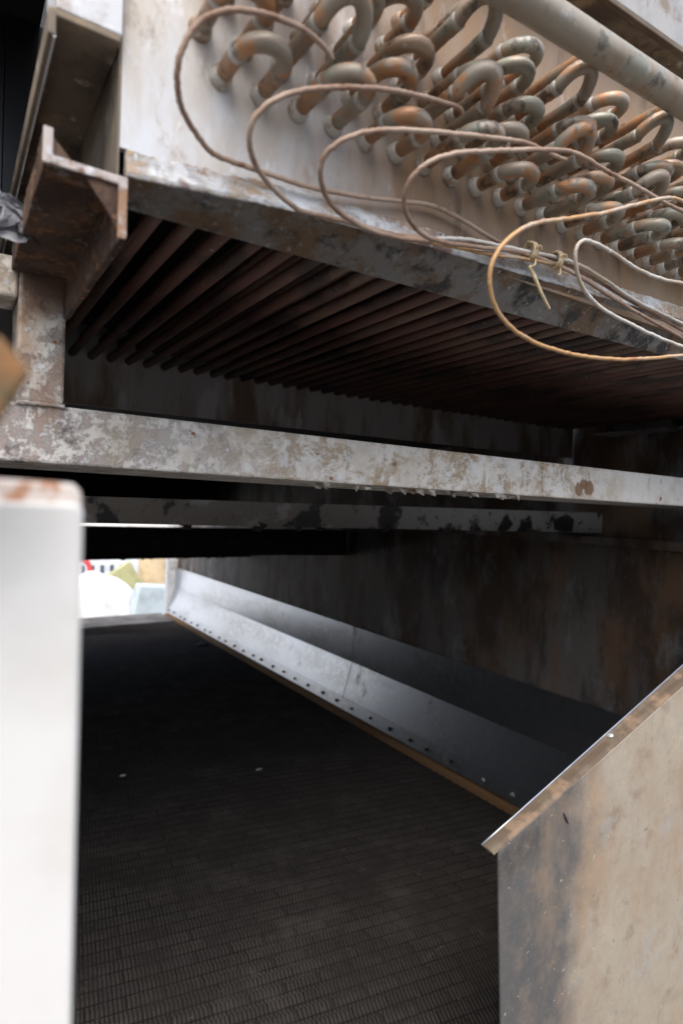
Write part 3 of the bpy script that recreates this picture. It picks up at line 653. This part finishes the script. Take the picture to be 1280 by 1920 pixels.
# ------------------------------------------------------------------ guard plate at lower right
yg = 1.2
gd = empty('guard_plate', (1.8, yg, -2.2), 'dusty tan steel guard plate with a folded sloping lip at lower right', 'guard')
p0 = at(935, 1597, yg); p1 = at(1280, 1287, yg); d = (p1 - p0); p2 = p0 + d * 2.6
pb = at(940, 1920, yg); pb = p0 + (pb - p0) * 2.2
poly = [(p0.x, p0.z), (p2.x, p2.z), (p2.x, pb.z), (pb.x, pb.z)]
bm = bmesh.new(); prism(bm, poly, lambda p: (p[0], yg, p[1]), lambda p: (p[0], yg + 0.010, p[1]))
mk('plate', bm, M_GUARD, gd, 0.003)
mk('plate_extension', B((2.62, yg + 0.0805, pb.z), (3.655, yg + 0.0905, 0.06)), M_GUARD, gd, 0.003)  # out of view, added to keep front light off the kick panel
up = Vector((-d.z, 0, d.x)).normalized()
bm = bmesh.new(); a0 = p0 - d * 0.02
sec = [(Vector((0, 0.0125, 0)), 0), (Vector((0, 0.044, 0)) + up * 0.004, 0), (Vector((0, 0.044, 0)) + up * 0.012, 0), (Vector((0, 0.0125, 0)) + up * 0.0095, 0), (Vector((0, 0.003, 0)) + up * 0.006, 0), (Vector((0, -0.0005, 0)) + up * 0.0005, 0)]
e0 = [a0 + s_[0] for s_ in sec]; e1 = [p2 + s_[0] + (Vector((0, 0.022, 0)) + up * 0.02 if q_ in (1, 2) else Vector()) for q_, s_ in enumerate(sec)]
A = [bm.verts.new(v) for v in e0]; C2 = [bm.verts.new(v) for v in e1]; bm.faces.new(A); bm.faces.new(C2[::-1])
for i in range(len(A)): bm.faces.new((A[i], C2[i], C2[(i+1) % len(A)], A[(i+1) % len(A)]))
mk('folded_lip', bm, M_GLIP, gd, 0.0015)
ax = a0 + Vector((0, 0.0445, 0)) + up * 0.0115; bx = p2 + Vector((0, 0.0665, 0)) + up * 0.0315
bm = bmesh.new(); tube(bm, [ax.lerp(bx, i / 20) for i in range(21)], 0.0036, 8); mk('bright_edge', bm, M_GALV, gd, smooth=True)
bm = bmesh.new(); c = p0 + d * 0.60 + Vector((0, 0.035, 0)) + up * 0.0115
tube(bm, [c, c + up * 0.004, c + up * 0.007], [0.011, 0.010, 0.005], 10); mk('rivet', bm, M_RIVET, gd, smooth=True)
q = at(1060, 1536, yg - 0.001); bm = bmesh.new(); tube(bm, [q + Vector((-0.012, -0.0005, 0.022)), q + Vector((0, -0.002, 0)), q + Vector((0.014, -0.0005, -0.018))], [0.0015, 0.004, 0.0012], 6); mk('scratch', bm, M_DARK, gd)

# ------------------------------------------------------------------ near things on the left
ps = empty('near_post', (0.0, 0.5, -2.6), 'out of focus white post with a rusty top close by at lower left', 'post')
yn = 0.5
pa = at(158, 945, yn); pz = pa.z
bm = bmesh.new(); prism(bm, [(-0.35, -2.6), (pa.x + 0.012, -2.6), (pa.x, pz - 0.004), (pa.x - 0.006, pz), (-0.35, pz + 0.004)], lambda p: (p[0], yn, p[1]), lambda p: (p[0], yn + 0.016, p[1])); mk('face_plate', bm, M_WHITE, ps, 0.003)
pb_ = at(150, 908, yn + 0.03)
bm = bmesh.new(); prism(bm, [(-0.35, -0.35), (pb_.x, -0.35), (pb_.x, pb_.z - 0.008), (pb_.x - 0.006, pb_.z), (-0.35, pb_.z + 0.012)], lambda p: (p[0], yn + 0.0165, p[1]), lambda p: (p[0], yn + 0.032, p[1])); o = mk('rusty_rim', bm, M_RIM, ps, 0.003)
# cut bar end
yb = 0.42
c1, c2, c3 = at(6, 632, yb), at(62, 697, yb), at(-6, 800, yb)
poly = [(c1.x, c1.z), (c2.x, c2.z), (c3.x, c3.z), (c3.x - 0.25, c3.z - 0.02), (c1.x - 0.25, c1.z + 0.12)]
bm = bmesh.new(); prism(bm, poly, lambda p: (p[0], yb, p[1]), lambda p: (p[0], yb + 0.02, p[1]))
o = mk('bar_end', bm, M_BRASS, None, 0.004); tag(o, 'blurred olive brown bar end poking in at the left edge', 'bar')
# crumpled plastic scrap behind the bracket
bm = bmesh.new(); base = at(12, 405, 1.28); g = {}
for i in range(9):
    for j in range(9):
        a, b = i / 8 - .5, j / 8 - .5
        g[i, j] = bm.verts.new(base + Vector((a * 0.11 + random.uniform(-.012, .012), random.uniform(-.02, .02) + abs(a) * 0.04, b * 0.10 * (1 - abs(a)) + random.uniform(-.010, .010))))
for i in range(8):
    for j in range(8): bm.faces.new((g[i, j], g[i+1, j], g[i+1, j+1], g[i, j+1]))
bmesh.ops.solidify(bm, geom=bm.faces[:], thickness=0.003)
o = mk('plastic_scrap', bm, M_PLAST, smooth=True); tag(o, 'crumpled grey plastic scrap caught beside the rusty bracket', 'scrap')
# debris lying on the bed
def onbed(px, py):
    r = ray(px, py); return r * ((ZB + 0.004) / r.z)
for (px, py, s, mat, lab) in ((230, 1455, .022, M_PALE, 'small pale flake lying on the dark bed, nearer the white post'), (486, 1443, .022, M_PALE, 'pale flake lying in the middle of the dark bed'), (380, 1209, .09, M_DARK, 'dark lump lying on the far part of the bed')):
    bm = bmesh.new(); bmesh.ops.create_icosphere(bm, subdivisions=2, radius=1.0); c = onbed(px, py)
    for v in bm.verts: v.co = c + Vector((v.co.x * s * (1 + random.uniform(-.4, .4)), v.co.y * s * 0.7 * (1 + random.uniform(-.4, .4)), max(-0.1, v.co.z) * s * 0.35))
    o = mk('debris_flake' if mat is M_PALE else 'debris_lump', bm, mat); tag(o, lab, 'debris')

# ------------------------------------------------------------------ yard seen through the far opening
ZG = -2.65
def cloth(name, pts, mat, label, cat, h0=ZG):
    """a heap: rings shrinking towards the top with folds"""
    cx, cy, rx, ry, top = pts; bm = bmesh.new(); rings = []
    for k_ in range(9):
        t = k_ / 8; f = (1 - t ** 2.2) ** 0.5 if t < 1 else 0.02
        rings.append([bm.verts.new((cx + rx * f * math.cos(a) * (1 + .10 * math.sin(5 * a + k_ * .4)), cy + ry * f * math.sin(a) * (1 + .10 * math.sin(7 * a)), h0 + (top - h0) * t * (1 + .03 * math.sin(3 * a)))) for a in [2 * math.pi * i / 36 for i in range(36)]])
    for a, b in zip(rings, rings[1:]):
        for j in range(36): bm.faces.new((a[j], a[(j+1) % 36], b[(j+1) % 36], b[j]))
    bm.faces.new(rings[-1])
    o = mk(name, bm, mat, None, smooth=True); tag(o, label, cat)
cloth('tarpaulin_heap', (2.55, 13.3, 0.95, 0.6, -1.58), M_TARP, 'blown out white tarpaulin heap beyond the far end of the bed', 'tarpaulin')
bm = bmesh.new(); prism(bm, [(2.75, -2.0), (3.55, -1.48), (3.85, -1.95), (3.85, ZG), (2.7, ZG)], lambda p: (p[0], 14.3, p[1]), lambda p: (p[0] + 0.05, 14.6, p[1]))
o = mk('leaning_sheet', bm, M_OLIVE, None, 0.02); tag(o, 'olive green sloping sheet rising behind the white heap', 'sheet')
bm = bmesh.new(); prism(bm, [(3.18, ZG), (4.15, ZG), (4.05, -1.85), (3.35, -1.80)], lambda p: (p[0], 12.6, p[1]), lambda p: (p[0], 13.0, p[1]))
o = mk('bin', bm, M_PBLUE, None, 0.03); tag(o, 'pale blue bin standing beside the white tarpaulin heap', 'bin')
bm = bmesh.new(); tube(bm, [(4.3, 15.0, ZG), (4.3, 15.0, ZG + .5), (4.3, 15.0, -1.4)], [0.36, 0.38, 0.36], 28)
o = mk('drum', bm, M_TAN, None, smooth=False); tag(o, 'tan drum with a shaded right flank behind the pale blue bin', 'drum')
cb = empty('cabinet', (3.7, 18.0, ZG), 'pale slatted cabinet far behind the white heap', 'cabinet')
mk('body', B((2.9, 18.0, ZG), (5.4, 18.6, -1.75)), M_CAB, cb, 0.02)
for i in range(8): mk('slot', B((3.15 + i * .26, 17.985, -2.6), (3.25 + i * .26, 18.0, -1.95)), M_SLOT, cb)
bm = bmesh.new(); tube(bm, spline([(2.55, 17.4, -1.72), (2.8, 17.4, -1.70), (3.15, 17.4, -1.76), (3.28, 17.4, -2.0), (3.3, 17.4, ZG)], 8), 0.07, 10)
o = mk('hose', bm, M_RED, None, smooth=True); tag(o, 'bent red hose standing in front of the pale cabinet', 'hose')
bm = bmesh.new(); tube(bm, [(2.72, 15.6, ZG), (2.72, 15.6, ZG + 0.05), (2.72, 15.6, ZG + 0.06), (2.72, 15.6, -2.0), (2.72, 15.6, -1.98)], [0.2, 0.2, 0.13, 0.05, 0.03], 16)
o = mk('traffic_cone', bm, M_ORANGE); tag(o, 'small orange cone between the hose and the white heap', 'cone')
o = mk('yard_wall', B((-14, 26, ZG), (26, 26.6, 1.6)), M_WALLO); tag(o, 'pale rendered yard wall at the very back', 'wall')
